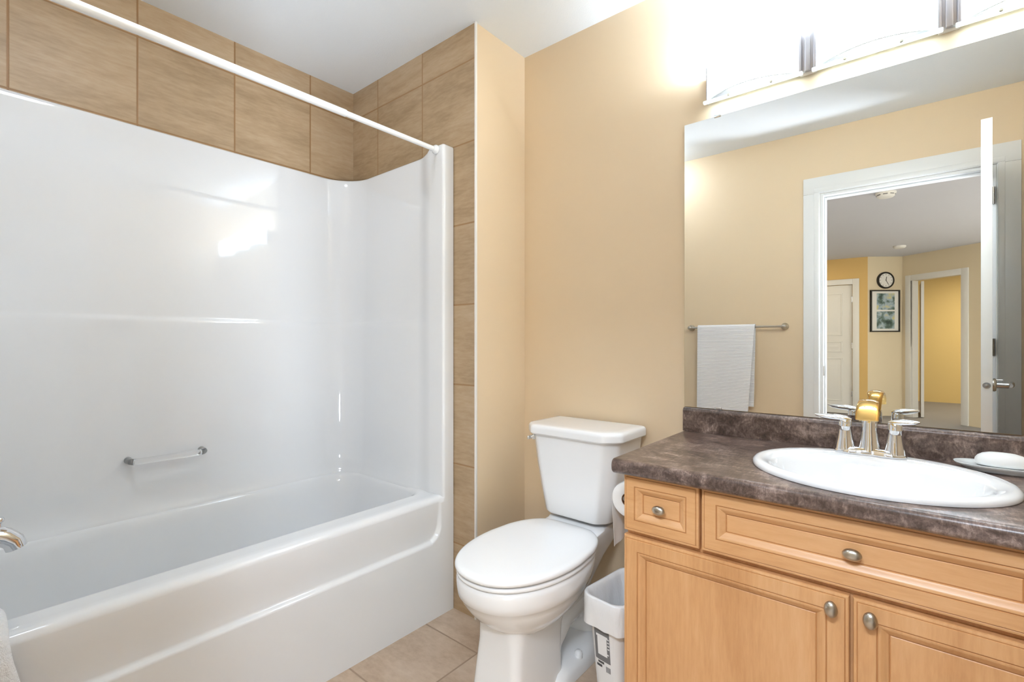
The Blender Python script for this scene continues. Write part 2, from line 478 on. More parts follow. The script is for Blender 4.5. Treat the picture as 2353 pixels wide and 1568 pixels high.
for z in ZL:
    rings.append([Vector((path[i][0] + nor[i][0] * (off(z) * onlong(i) + pil(i, z)), path[i][1] + nor[i][1] * (off(z) * onlong(i) + pil(i, z)), z)) for i in range(NP)])
for dz, o_ in ((-0.03, 0.0), (-0.012, 0.0), (-0.006, -0.001), (-0.002, -0.003), (0.0, -0.007), (0.0, -0.021)):
    rings.append([Vector((path[i][0] + nor[i][0] * o_, path[i][1] + nor[i][1] * o_, ztop(i) + dz)) for i in range(NP)])
loft(bm, rings, False, False, closed=False)
box(bm, 1.372, XE - 0.003, 1.518, 1.60, 1.93, 1.9615)
obj('wall_panel', bm, M['acrylic'], tub, 75)
# clear grab bar on the long panel
bm = bmesh.new()
gy, gz, gx0, gx1 = 2.178, 0.695, 0.462, 0.700
wy = SY - LOWER - 0.0005 - 0.0136
pth = [(gx0, wy, gz), (gx0, gy + 0.022, gz)] + [(gx0 + 0.022 - 0.022 * math.cos(t), gy + 0.022 - 0.022 * math.sin(t), gz) for t in (0.4, 0.8, 1.2, 1.57)]
pth += [(gx0 + (gx1 - gx0) * k / 6, gy, gz) for k in range(1, 6)]
pth += [(gx1 - 0.022 + 0.022 * math.sin(t), gy + 0.022 - 0.022 * math.cos(t), gz) for t in (0, 0.4, 0.8, 1.2, 1.57)] + [(gx1, wy, gz)]
tube(bm, pth, 0.0115, 16)
g = obj('grab_bar', bm, M['clear'], tub, 50); g['label'] = 'clear acrylic grab bar'
M['socket'] = plain('grey_socket', rgb(150, 150, 148), 0.3)
for gx in (gx0, gx1):
    bm = bmesh.new(); lathe(bm, [(0.0122, 0), (0.0122, 0.012), (0.0100, 0.016)], (gx, wy + 0.0005, gz), '-y', 20)
    g = obj('grab_bar_end', bm, M['socket'], tub); g['label'] = 'grey socket holding the clear bar end'

# tub spout
sp = thing('tub_spout', 'chrome tub spout at the left end of the white bathtub', 'tub spout', (SXN + 0.002, 1.885, 0.60))
bm = bmesh.new()
x0 = SXN + 0.0215
pth = [(x0, 1.885, 0.625), (x0 + 0.05, 1.885, 0.626), (x0 + 0.10, 1.885, 0.624), (x0 + 0.145, 1.885, 0.618), (x0 + 0.175, 1.885, 0.606), (x0 + 0.191, 1.885, 0.590), (x0 + 0.197, 1.885, 0.572)]
tube(bm, pth, [0.034, 0.030, 0.028, 0.027, 0.025, 0.024, 0.023], 24)
obj('spout_body', bm, M['chrome'], sp, 50)
bm = bmesh.new(); lathe(bm, [(0.005, 0), (0.005, 0.018), (0.010, 0.022), (0.011, 0.028), (0.008, 0.033)], (x0 + 0.165, 1.885, 0.628), 'z', 16)
obj('diverter_knob', bm, M['chrome'], sp)
bm = bmesh.new(); lathe(bm, [(0.042, 0), (0.042, 0.006), (0.036, 0.012)], (x0 - 0.0005, 1.885, 0.625), 'x', 24)
obj('spout_flange', bm, M['chrome'], sp)

# shaggy mat over the tub rim
bm = bmesh.new()
cl = [(1.70, 0.36), (1.655, 0.44), (1.628, 0.485), (1.60, 0.508), (1.56, 0.514), (1.52, 0.511), (1.490, 0.492), (1.478, 0.46), (1.476, 0.41), (1.476, 0.36), (1.476, 0.31)]
def dense(pts, k=4):
    out = []
    for (a0, b0), (a1, b1) in zip(pts[:-1], pts[1:]):
        for j in range(k): out.append((a0 + (a1 - a0) * j / k, b0 + (b1 - b0) * j / k))
    return out + [pts[-1]]
cl = dense(cl, 5); rings = []
nx = 26
for i, (yy, zz) in enumerate(cl):
    a0 = cl[max(0, i - 2)]; a1 = cl[min(len(cl) - 1, i + 2)]
    d = Vector((0, a1[0] - a0[0], a1[1] - a0[1])).normalized(); nn = Vector((0, d.z, -d.y))
    if nn.z < 0 and zz > 0.5: nn = -nn
    nn = Vector((0, d.z, -d.y)) if (Vector((0, d.z, -d.y)).z >= 0 or zz < 0.5) else -Vector((0, d.z, -d.y))
    outer = Vector((0, -d.z, d.y)); outer = -outer
    row = []
    # closed strip: outer surface going +x, inner surface going back
    for k in range(nx + 1):
        xw = 0.165 + 0.020 * (1 - sstep(0.36, 0.50, zz)) if yy < 1.56 else 0.165; x = -0.060 + xw * k / nx
        e = math.sqrt(max(0.0, 1 - abs(2 * k / nx - 1) ** 6))
        p = Vector((x, yy, zz)); nz = noise.noise(p * 95) * 0.006 + noise.noise(p * 220) * 0.003
        row.append(p + outer * (0.010 + (0.012 + nz) * e) * 1.0)
    for k in range(nx, -1, -1):
        row.append(Vector((-0.060 + xw * k / nx, yy, zz)) + outer * 0.002)
    rings.append(row)
loft(bm, rings, True, True)
tag(obj('bath_mat', bm, M['shag'], None, 80), 'shaggy white bath mat draped over the tub rim at the left picture edge', 'bath mat')

# shower curtain rod
rodt = thing('shower_curtain_rod', 'white telescoping shower curtain rod spanning above the bathtub front', 'curtain rod', (0.66, 1.545, 1.945))
ry, rz = 1.547, 1.943
bm = bmesh.new(); tube(bm, [(XN + 0.004, ry, rz), (0.935, ry, rz), (0.938, ry, rz)], [0.0125, 0.0125, 0.0112], 24); obj('outer_tube', bm, M['rod'], rodt)
bm = bmesh.new(); tube(bm, [(0.90, ry, rz), (1.342, ry, rz)], 0.0100, 24); obj('inner_tube', bm, M['rod'], rodt)
bm = bmesh.new(); lathe(bm, [(0.012, 0), (0.013, 0.004), (0.019, 0.012), (0.019, 0.0185)], (1.340, ry, rz), 'x', 24); obj('rubber_end', bm, M['rod'], rodt)
bm = bmesh.new(); lathe(bm, [(0.019, 0), (0.019, 0.008), (0.014, 0.016)], (XN + 0.001, ry, rz), 'x', 24); obj('rubber_end', bm, M['rod'], rodt)

# ------------------------------------------------------------------ toilet
TY = 0.985
def egg(xf, xb, hw, z, n=72, xc=None, bw=0.75, e=2.2, cy=TY):
    """elongated bowl outline: rounded front at xf, squarer back at xb"""
    xc = xf + (xb - xf) * 0.52 if xc is None else xc
    pts = []
    for k in range(n):
        a = 2 * PI * k / n
        c, s = math.cos(a), math.sin(a)
        if c < 0:
            x = xc - (xc - xf) * abs(c) ** (2 / e); y = hw * math.copysign(abs(s) ** (2 / e), s)
        else:
            ee = 5.0
            u = abs(c) ** (2 / ee); x = xc + (xb - xc) * u
            w = hw * (1 - (1 - bw) * u * u)
            y = w * math.copysign(abs(s) ** (2 / ee), s) if abs(s) < 0.999 else hw * math.copysign(1, s)
        pts.append(Vector((x, cy + y, z)))
    return pts
toi = thing('toilet', 'white two-piece toilet with closed lid between the tub and vanity', 'toilet', (1.35, TY, 0))
bm = bmesh.new()
def rr(x0, x1, hw, r, z): return rrect((x0 + x1) / 2, TY, (x1 - x0) / 2, hw, r, z, 8, 10)
# pedestal front
rings = [rr(1.085, 1.345, 0.093, 0.026, 0.001), rr(1.083, 1.345, 0.094, 0.026, 0.02), rr(1.096, 1.345, 0.089, 0.028, 0.12), rr(1.104, 1.36, 0.085, 0.032, 0.20), rr(1.100, 1.40, 0.088, 0.045, 0.255), rr(1.09, 1.42, 0.10, 0.06, 0.30)]
loft(bm, rings, True, True)
# bowl
rings = []
for z, xf, xb, hw in ((0.205, 1.20, 1.32, 0.045), (0.222, 1.150, 1.36, 0.080), (0.245, 1.108, 1.40, 0.112), (0.275, 1.070, 1.43, 0.140), (0.305, 1.042, 1.46, 0.160), (0.333, 1.022, 1.48, 0.1735), (0.352, 1.012, 1.49, 0.180), (0.3545, 1.009, 1.49, 0.1825), (0.375, 1.005, 1.50, 0.186), (0.400, 1.003, 1.51, 0.188), (0.412, 1.006, 1.51, 0.186), (0.418, 1.015, 1.505, 0.178)):
    rings.append(egg(xf, xb, hw, z, bw=0.72))
loft(bm, rings, True, True)
# rear deck that carries the tank
def rr2(x0, x1, hw, r, z): return rrect((x0 + x1) / 2, TY, (x1 - x0) / 2, hw, r, z, 8, 10)
rings = [rr2(1.38, 1.50, 0.075, 0.03, 0.20), rr2(1.36, 1.56, 0.085, 0.03, 0.27), rr2(1.34, 1.62, 0.098, 0.03, 0.34), rr2(1.36, 1.68, 0.112, 0.03, 0.39), rr2(1.40, 1.70, 0.122, 0.03, 0.43), rr2(1.535, 1.702, 0.1225, 0.03, 0.447), rr2(1.540, 1.700, 0.120, 0.03, 0.454), rr2(1.55, 1.69, 0.11, 0.03, 0.456)]
loft(bm, rings, True, True)
# foot and trapway behind the pedestal
rings = [rr2(1.28, 1.66, 0.118, 0.05, 0.001), rr2(1.28, 1.66, 0.118, 0.05, 0.030), rr2(1.29, 1.65, 0.108, 0.05, 0.048), rr2(1.31, 1.64, 0.085, 0.05, 0.060)]
loft(bm, rings, True, True)
tr = [(1.31, TY, 0.06), (1.33, TY, 0.13), (1.40, TY, 0.185), (1.48, TY, 0.20), (1.56, TY, 0.17), (1.60, TY, 0.10), (1.61, TY, 0.03)]
tube(bm, tr, [0.07, 0.075, 0.075, 0.075, 0.075, 0.07, 0.07], 24, sx=[0.082] * 7)
obj('bowl', bm, M['porc'], toi, 50)
def slab(name, xf, xb, hw, z0, z1, rad, m, bw):
    bm = bmesh.new(); rings = []
    for ins, z in ((rad * 1.2, z0), (rad * 0.3, z0 + 0.001), (0, z0 + rad * 0.6), (0, z1 - rad), (rad * 0.12, z1 - rad * 0.62), (rad * 0.4, z1 - rad * 0.28), (rad, z1 - rad * 0.07), (rad * 2.5, z1), (0.09, z1 + 0.001)):
        rings.append(egg(xf + ins, xb - ins, hw - ins, z, xc=xf + (xb - xf) * 0.55, bw=bw))
    loft(bm, rings, True, True)
    return obj(name, bm, m, toi, 60)
slab('seat', 1.000, 1.515, 0.188, 0.4195, 0.4325, 0.006, M['seat'], 0.70)
slab('seat_lid', 0.994, 1.525, 0.191, 0.4375, 0.457, 0.010, M['seat'], 0.70)
# tank (tapers downwards)
bm = bmesh.new(); rings = []
def tk(z, xf, hw, ch):
    return [Vector((x, TY + y, z)) for x, y in ((1.722, -hw), (1.722, hw))] 
def tank_ring(z, xf, hw, ch):
    xb = 1.725; n = 5
    pts = [(xb, -hw), (xb, hw)]
    # chamfered, softly rounded front corners
    a = [(xf + ch, hw), (xf, hw - ch)]
    def q(p0, p1, p2): return [((1 - t) ** 2 * p0[0] + 2 * t * (1 - t) * p1[0] + t * t * p2[0], (1 - t) ** 2 * p0[1] + 2 * t * (1 - t) * p1[1] + t * t * p2[1]) for t in [k / n for k in range(n + 1)]]
    L = 0.014
    d = ch / math.hypot(ch, ch)
    dx = L * 0.7071
    c1 = q((xf + ch + L, hw), (xf + ch, hw), (xf + ch - dx, hw - dx))
    c2 = q((xf + dx, hw - ch + dx), (xf, hw - ch), (xf, hw - ch - L))
    half = c1 + c2
    pts += half + [(x, -y) for x, y in reversed(half)]
    return [Vector((x, TY + y, z)) for x, y in pts]
for z, xf, hw, ch in ((0.470, 1.540, 0.125, 0.035), (0.473, 1.528, 0.138, 0.038), (0.482, 1.522, 0.146, 0.04), (0.56, 1.515, 0.160, 0.042), (0.66, 1.507, 0.176, 0.044), (0.780, 1.500, 0.190, 0.045)):
    rings.append(tank_ring(z, xf, hw, ch))
loft(bm, rings, True, True)
obj('tank', bm, M['porc'], toi, 35)
bm = bmesh.new(); rings = []
for z, xf, hw, ch in ((0.7755, 1.497, 0.193, 0.045), (0.777, 1.487, 0.203, 0.05), (0.782, 1.483, 0.207, 0.052), (0.800, 1.483, 0.207, 0.052), (0.808, 1.485, 0.205, 0.052), (0.8125, 1.490, 0.200, 0.05), (0.8145, 1.500, 0.190, 0.047), (0.815, 1.52, 0.17, 0.04)):
    rings.append(tank_ring(z, xf, hw, ch))
loft(bm, rings, True, True)
obj('tank_lid', bm, M['porc'], toi, 35)
bm = bmesh.new()
box(bm, 1.535, 1.560, TY + 0.180, TY + 0.191, 0.742, 0.764, 0.004, 3)
box(bm, 1.512, 1.552, TY + 0.190, TY + 0.197, 0.746, 0.760, 0.003, 3)
g = obj('flush_lever', bm, M['chrome'], toi); g['label'] = 'small chrome flush lever on the tank side'
for s in (-1, 1):
    bm = bmesh.new(); lathe(bm, [(0.0145, 0), (0.0145, 0.010), (0.013, 0.018), (0.008, 0.0235), (0.001, 0.025)], (1.425, TY + s * 0.096, 0.046), 'z', 20)
    obj('bolt_cap', bm, M['porc'], toi)
for s in (-1, 1):
    bm = bmesh.new(); box(bm, 1.500, 1.535, TY + s * 0.075 - 0.018, TY + s * 0.075 + 0.018, 0.430, 0.448, 0.005, 3)
    obj('seat_hinge', bm, M['seat'], toi)

# ------------------------------------------------------------------ waste bin, liner and label
ba = math.radians(-7)
bcx, bcy = 1.405, 0.710
def br(hx, hy, r, z): return rrect(bcx, bcy, hx, hy, r, z, 8, 6, ba)
wb = thing('waste_bin', 'white plastic waste bin squeezed between toilet and vanity', 'waste bin', (bcx, bcy, 0))
bm = bmesh.new()
rings = [br(0.082, 0.042, 0.03, 0.0015), br(0.086, 0.046, 0.032, 0.004), br(0.099, 0.0565, 0.034, 0.17), br(0.112, 0.065, 0.036, 0.308), br(0.114, 0.066, 0.036, 0.312), br(0.122, 0.073, 0.04, 0.318), br(0.124, 0.0755, 0.04, 0.352), br(0.123, 0.0745, 0.04, 0.355), br(0.118, 0.0695, 0.038, 0.355), br(0.116, 0.0675, 0.036, 0.348), br(0.100, 0.053, 0.034, 0.17), br(0.083, 0.039, 0.03, 0.012)]
loft(bm, rings, True, True)
BB = obj('bin_body', bm, M['bin'], wb, 45)
ca, sa = math.cos(ba), math.sin(ba)
def bloc(u, v, z): return Vector((bcx + u * ca - v * sa, bcy + u * sa + v * ca, z))
from mathutils.bvhtree import BVHTree
_t = bmesh.new(); _t.from_mesh(BB.data); bmesh.ops.translate(_t, verts=_t.verts, vec=Vector((bcx, bcy, 0))); BT = BVHTree.FromBMesh(_t)
def onface(v, z, e):
    p = BT.ray_cast(bloc(-0.3, v, z), Vector((ca, sa, 0)))[0]
    return p - Vector((ca, sa, 0)) * e
def lab(bm, v0, v1, z0, z1, mi, e=0.0006):
    n = 6
    def grid(e_): return [[bm.verts.new(onface(v0 + (v1 - v0) * i / n, z0 + (z1 - z0) * j / n, e_)) for i in range(n + 1)] for j in range(n + 1)]
    g = grid(e)
    for j in range(n):
        for i in range(n): bm.faces.new((g[j][i], g[j][i + 1], g[j + 1][i + 1], g[j + 1][i])).material_index = mi
bm = bmesh.new()
lab(bm, -0.022, 0.034, 0.160, 0.262, 0)
lab(bm, -0.012, 0.022, 0.178, 0.240, 1, 0.0010)
lab(bm, -0.016, 0.026, 0.236, 0.243, 1, 0.0013)
lab(bm, -0.018, 0.002, 0.190, 0.186, 1, 0.0012)
for k in range(4): lab(bm, -0.021 + k * 0.0, -0.014, 0.205 + k * 0.010, 0.209 + k * 0.010, 1, 0.0012)
lab(bm, 0.002, 0.024, 0.150, 0.157, 2)
lab(bm, 0.010, 0.030, 0.138, 0.146, 3)
for k in range(6): lab(bm, -0.020 + k * 0.0028, -0.0185 + k * 0.0028, 0.130, 0.148, 2)
g = obj('bin_label', bm, [M['grey'], M['bin'], M['dgrey'], M['dgrey']], wb); g['label'] = 'grey printed sticker with a picture of the bin'
# liner: inner bag and the part folded over the rim
bm = bmesh.new(); rings = []
def crinkle(ring, a, s, seed):
    out = []
    for p in ring:
        d = Vector((p.x - bcx, p.y - bcy, 0)).normalized()
        k = noise.noise(Vector((p.x * s, p.y * s, p.z * s * 0.35 + seed)))
        out.append(p + d * a * k + Vector((0, 0, a * 0.8 * noise.noise(p * s * 0.7 + Vector((5, 5, seed))))))
    return out
def brn(hx, hy, r, z): return rrect(bcx, bcy, hx, hy, r, z, 12, 16, ba)
prof = [(0.1260, 0.0768, 0.268, 0.0050), (0.1262, 0.0773, 0.290, 0.0035), (0.1262, 0.0775, 0.312, 0.0022), (0.1263, 0.0778, 0.335, 0.0012), (0.1258, 0.0773, 0.353, 0.0006), (0.1235, 0.0750, 0.3578, 0.0005), (0.117, 0.0685, 0.3572, 0.0008), (0.112, 0.063, 0.345, 0.004), (0.104, 0.055, 0.31, 0.011), (0.094, 0.046, 0.27, 0.017), (0.088, 0.040, 0.22, 0.018), (0.08, 0.033, 0.17, 0.015), (0.07, 0.026, 0.12, 0.01)]
for hx_, hy_, z, am in prof: rings.append(crinkle(brn(hx_, hy_, 0.04 if hy_ > .06 else 0.03, z), am, 38, 1.0))
loft(bm, rings, False, True)
tag(obj('bin_liner', bm, M['liner'], None, 80), 'translucent white bag lining the waste bin and folded over its rim', 'bin liner')

# ------------------------------------------------------------------ vanity cabinet
VY0, VY1 = -0.413, 0.613
van = thing('vanity_cabinet', 'maple vanity cabinet with recessed-panel fronts and oval nickel knobs under the dark counter', 'vanity', (1.48, 0.1, 0))
bm = bmesh.new()
box(bm, 1.236, XR - 0.002, VY0, VY1 - 0.002, 0.09, 0.774, 0.001)
box(bm, 1.30, XR - 0.002, VY0, VY1 - 0.002, 0.001, 0.09)
obj('carcass', bm, M['woodv'], van)
def front(name, y0, y1, z0, z1, mat, fr=0.052):
    x0 = 1.2355
    prof = [(0.0, 0.0), (0.0, 0.0155), (0.0015, 0.0185), (0.004, 0.0195), (0.0060, 0.0195), (0.0066, 0.0190), (0.0078, 0.0190), (0.0086, 0.021), (fr - 0.0155, 0.021), (fr - 0.0148, 0.0190), (fr - 0.0130, 0.0190), (fr - 0.0122, 0.0205), (fr - 0.0095, 0.0200), (fr - 0.006, 0.0180), (fr, 0.0130), (fr + 0.004, 0.0104), (fr + 0.0052, 0.0078), (fr + 0.0066, 0.0078), (fr + 0.0080, 0.0090), (fr + 0.010, 0.0090)]
    glaze = {5, 9, 16}
    bm = bmesh.new()
    rings = [[Vector((x0 - d, y0 + i, z0 + i)), Vector((x0 - d, y1 - i, z0 + i)), Vector((x0 - d, y1 - i, z1 - i)), Vector((x0 - d, y0 + i, z1 - i))] for i, d in prof]
    loft(bm, rings, True, True)
    bm.faces.ensure_lookup_table()
    for q in glaze:
        for f in bm.faces[q * 4:q * 4 + 4]: f.material_index = 1
    mat = [mat, M['glaze']]
    return obj(name, bm, mat, van, 25)
def knob(par, y, z, horiz):
    bm = bmesh.new()
    a, b = (0.0175, 0.0125) if horiz else (0.0125, 0.0175)
    sx, sy = a / 0.015, b / 0.015
    xs = 1.2355 - (0.008 if horiz else 0.021)
    lathe(bm, [(0.0075, -0.0005), (0.0065, 0.004), (0.0055, 0.010), (0.0065, 0.013), (0.0125, 0.0145), (0.0147, 0.017), (0.015, 0.019), (0.0142, 0.0215), (0.0115, 0.0245), (0.0075, 0.0265), (0.003, 0.0275)], (xs, y, z), '-x', 28, sx, sy)
    obj('knob', bm, M['nickel'], par, 60)
d = front('drawer', 0.410, VY1, 0.618, 0.772, M['woodh'], 0.046); knob(d, 0.5115, 0.693, True)
d = front('drawer_front', -0.204, 0.404, 0.618, 0.772, M['woodh'], 0.050); knob(d, 0.098, 0.695, True)
d = front('drawer', VY0, -0.210, 0.618, 0.772, M['woodh'], 0.046); knob(d, -0.3115, 0.693, True)
d = front('door', 0.103, VY1, 0.10, 0.605, M['woodv'], 0.054); knob(d, 0.133, 0.576, False)
d = front('door', VY0, 0.097, 0.10, 0.605, M['woodv'], 0.054); knob(d, 0.067, 0.576, False)

# countertop with rolled front edge and backsplash
CT = 0.815
ct = thing('countertop', 'dark brown slate-look laminate countertop with backsplash on the vanity', 'countertop', (1.46, 0.1, 0.775))
def extr(bm, prof, y0, y1, mi=0):
    loft(bm, [[Vector((x, y, z)) for x, z in prof] for y in (y0, y1)], True, True, mi=mi)
bm = bmesh.new()
pf = [(XR - 0.002, 0.7755), (1.196, 0.7755)] + arc(1.196, 0.7875, 0.012, 270, 180, 6)[1:] + arc(1.198, 0.801, 0.014, 180, 90, 8) + [(XR - 0.002, CT)]
# left end is rounded with small steps
rings = []
for dy, ins in ((0.0, 0.006), (0.0025, 0.002), (0.006, 0.0)):
    rings.append([Vector((x + (ins if x < 1.2 else 0), 0.637 - dy, z + (ins if z < 0.79 else -ins) )) for x, z in pf])
rings.append([Vector((x, YS + 0.001, z)) for x, z in pf])
loft(bm, rings, True, True)
CTOP = obj('worktop', bm, M['slate'], ct, 45)
bm = bmesh.new()
pf = [(XR - 0.001, CT + 0.0005), (1.722, CT + 0.0005), (1.722, 0.884)] + arc(1.735, 0.885, 0.013, 180, 90, 6) + [(XR - 0.001, 0.898)]
extr(bm, pf, YS + 0.001, 0.637)
obj('backsplash', bm, M['slate'], ct, 45)

# sink
SX0, SY0 = 1.432, 0.080
AX, AY = 0.214, 0.252
bm = bmesh.new(); rings = []
Z = CT + 0.0008
for k, z, sh in ((1.0, Z, 0), (1.005, Z + 0.004, 0), (1.0, Z + 0.010, 0), (0.975, Z + 0.0155, 0), (0.945, Z + 0.017, 0), (0.91, Z + 0.0155, -0.003)):
    rings.append(ellipse(SX0 + sh, SY0, AX * k, AY * k, z, 96))
for kx, ky, z, sh in ((0.765, 0.84, Z + 0.0125, -0.024), (0.735, 0.82, Z + 0.007, -0.026), (0.71, 0.80, Z - 0.006, -0.027), (0.66, 0.75, Z - 0.035, -0.027), (0.57, 0.66, Z - 0.075, -0.025), (0.45, 0.52, Z - 0.105, -0.02), (0.30, 0.34, Z - 0.122, -0.015), (0.12, 0.11, Z - 0.128, -0.01)):
    rings.append(ellipse(SX0 + sh, SY0, AX * kx, AY * ky, z, 96))
loft(bm, rings, False, True)
sink = obj('sink', bm, M['porc'], None, 60, base=(SX0, SY0, CT))
tag(sink, 'oval white drop-in sink set in the dark countertop', 'sink')
# cut the basin hole out of the worktop
bmc = bmesh.new(); loft(bmc, [ellipse(SX0 - 0.012, SY0, AX * 0.80, AY * 0.90, z, 64) for z in (0.60, 0.9)], True, True)
def cut(target, bmc):
    me = bpy.data.meshes.new('cutter'); bmesh.ops.recalc_face_normals(bmc, faces=bmc.faces); bmc.to_mesh(me); bmc.free()
    c = bpy.data.objects.new('cutter', me); C.objects.link(c)
    md = target.modifiers.new('hole', 'BOOLEAN'); md.operation = 'DIFFERENCE'; md.object = c; md.solver = 'EXACT'
    bpy.context.view_layer.update()
    dg = bpy.context.evaluated_depsgraph_get()
    nm = bpy.data.meshes.new_from_object(target.evaluated_get(dg)); 
    target.modifiers.clear(); old = target.data; target.data = nm; nm.name = old.name
    bpy.data.objects.remove(c)
me_keep = bmc.copy()
cut(CTOP, bmc)
for o in list(van.children):
    if o.name.startswith('carcass'): cut(o, me_keep)

# faucet
FX, FYC = 1.612, 0.092
FZ = Z + 0.0158
fa = thing('faucet', 'chrome two-handle faucet with curved spout on the white sink rim', 'faucet', (FX, FYC, FZ))
bm = bmesh.new(); rings = []
def bowtie(k, z, sx):
    out = []
    for i in range(72):
        a = 2 * PI * i / 72
        y = 0.079 * k * math.copysign(abs(math.cos(a)) ** 0.8, math.cos(a))
        w = 0.0275 - 0.0045 * math.cos(2 * PI * y / 0.102) * -1 if False else 0.0255 - 0.004 * math.cos(2 * PI * y / 0.105)
        x = w * sx * math.copysign(abs(math.sin(a)) ** 0.7, math.sin(a))
        out.append(Vector((FX + x, FYC + y, z)))
    return out
for k, z, s in ((0.98, FZ - 0.001, 0.97), (1.0, FZ + 0.001, 1.0), (1.0, FZ + 0.003, 1.0), (0.965, FZ + 0.008, 0.93), (0.92, FZ + 0.013, 0.85), (0.86, FZ + 0.016, 0.76), (0.6, FZ + 0.017, 0.5)):
    rings.append(bowtie(k, z, s))
loft(bm, rings, True, True)
obj('base_plate', bm, M['chrome'], fa, 60)
for s in (1, -1):
    hy_ = FYC + s * 0.054
    bm = bmesh.new()
    lathe(bm, [(0.0245, 0), (0.0225, 0.012), (0.019, 0.028), (0.0165, 0.046), (0.0152, 0.060), (0.0158, 0.0612), (0.0158, 0.0640), (0.0150, 0.0655), (0.0150, 0.074), (0.0135, 0.080), (0.008, 0.084), (0.002, 0.085)], (FX, hy_, FZ + 0.008), 'z', 32)
    h = obj('handle', bm, M['chrome'], fa, 50)
    bm = bmesh.new()
    tz = FZ + 0.0905
    ln = 0.070 if s > 0 else 0.050
    tipx = -0.010 if s > 0 else -0.012
    pth = [(FX, hy_ - s * 0.014, tz - 0.003), (FX, hy_, tz - 0.0005), (FX - 0.001, hy_ + s * 0.018, tz + 0.0015), (FX + tipx * 0.4, hy_ + s * ln * 0.5, tz + 0.002), (FX + tipx * 0.7, hy_ + s * ln * 0.77, tz + 0.0035), (FX + tipx, hy_ + s * ln, tz + 0.006)]
    tube(bm, pth, [0.004, 0.008, 0.0085, 0.0078, 0.006, 0.002], 20, sx=[0.007, 0.0145, 0.013, 0.0125, 0.011, 0.003])
    obj('lever', bm, M['chrome'], h, 60)
bm = bmesh.new()
lathe(bm, [(0.0265, 0), (0.0235, 0.016), (0.0205, 0.034), (0.0185, 0.054), (0.0175, 0.072), (0.0165, 0.083), (0.012, 0.090), (0.004, 0.092)], (FX + 0.002, FYC, FZ + 0.008), 'z', 32, 0.85, 1.0)
obj('spout_body', bm, M['chrome'], fa, 50)
# arched ribbon spout: rises from the body, bends over the bowl, flares at its lip
bm = bmesh.new()
pth = [(FX + 0.006, FYC, FZ + 0.060), (FX + 0.012, FYC, FZ + 0.088), (FX + 0.012, FYC, FZ + 0.112), (FX + 0.004, FYC, FZ + 0.131), (FX - 0.012, FYC, FZ + 0.141), (FX - 0.034, FYC, FZ + 0.143), (FX - 0.058, FYC, FZ + 0.136), (FX - 0.080, FYC, FZ + 0.120), (FX - 0.093, FYC, FZ + 0.102)]
tube(bm, pth, [0.009, 0.009, 0.0085, 0.008, 0.0075, 0.007, 0.006, 0.005, 0.0035], 24, sx=[0.013, 0.0145, 0.0165, 0.0185, 0.0205, 0.022, 0.0235, 0.0245, 0.0240])
g = obj('spout', bm, M['gold_reflection'], fa, 60); g['label'] = 'curved chrome spout with a warm golden reflection put into its colour'

# soap dish and soap
DXC, DYC = 1.640, -0.196
DXC, DYC = 1.665, -0.165
bm = bmesh.new(); rings = []
for kx, ky, z in ((0.030, 0.062, CT + 0.0006), (0.032, 0.066, CT + 0.003), (0.043, 0.080, CT + 0.0115), (0.048, 0.087, CT + 0.0155), (0.049, 0.088, CT + 0.018), (0.047, 0.086, CT + 0.0185), (0.036, 0.068, CT + 0.0145), (0.030, 0.058, CT + 0.0125), (0.01, 0.02, CT + 0.012)):
    rings.append(ellipse(DXC, DYC, kx, ky, z, 48, 2.6))
loft(bm, rings, True, True)
tag(obj('soap_dish', bm, M['ceramic'], None, 60), 'shallow white glass soap dish on the counter behind the sink', 'soap dish')
bm = bmesh.new(); rings = []
for k, z in ((0.6, 0.0135), (0.93, 0.0165), (1.0, 0.0225), (0.97, 0.030), (0.88, 0.037), (0.72, 0.0425), (0.5, 0.046), (0.2, 0.0475)):
    rings.append(ellipse(DXC - 0.002, DYC, 0.030 * k, 0.050 * k, CT + z + 0.0008, 48, 2.4))
loft(bm, rings, True, True)
tag(obj('soap_bar', bm, M['soap'], None, 60), 'domed oval bar of white soap lying in the dish', 'soap')

# toilet roll on the side of the cabinet
rx0, rx1, ryc, rzc = 1.357, 1.462, 0.671, 0.650
hold = thing('toilet_roll_holder', 'metal toilet roll holder fixed to the side of the vanity', 'toilet roll holder', (1.41, VY1, 0.65))
bm = bmesh.new(); lathe(bm, [(0.018, 0), (0.018, 0.004), (0.007, 0.009), (0.007, 0.055)], (1.475, VY1 - 0.0015, rzc + 0.008), 'y', 20); obj('post', bm, M['satin'], hold)
bm = bmesh.new(); tube(bm, [(1.340, ryc, rzc + 0.008), (1.484, ryc, rzc + 0.008)], 0.008, 16); obj('spindle', bm, M['satin'], hold)
roll = thing('toilet_roll', 'white toilet paper roll with hanging sheet beside the vanity', 'toilet roll', (1.41, ryc, rzc - 0.055))
bm = bmesh.new()
n = 40; R1, R2 = 0.0535, 0.0205
def circ(r, x): return [Vector((x, ryc + r * math.cos(2 * PI * k / n), rzc + r * math.sin(2 * PI * k / n))) for k in range(n)]
loft(bm, [circ(R2, rx0 + 0.001), circ(R1 - 0.002, rx0), circ(R1, rx0 + 0.002), circ(R1, rx1 - 0.002), circ(R1 - 0.002, rx1), circ(R2, rx1 - 0.001), circ(R2, rx0 + 0.001)], False, False)
obj('paper', bm, M['paper'], roll, 50)
bm = bmesh.new()
loft(bm, [circ(R2 - 0.0004, rx0 - 0.0005), circ(R2 - 0.0022, rx0 - 0.0005), circ(R2 - 0.0022, rx1), circ(R2 - 0.0004, rx1), circ(R2 - 0.0004, rx0 - 0.0005)], False, False)
obj('core', bm, M['core'], roll, 50)
bm = bmesh.new(); rings = []
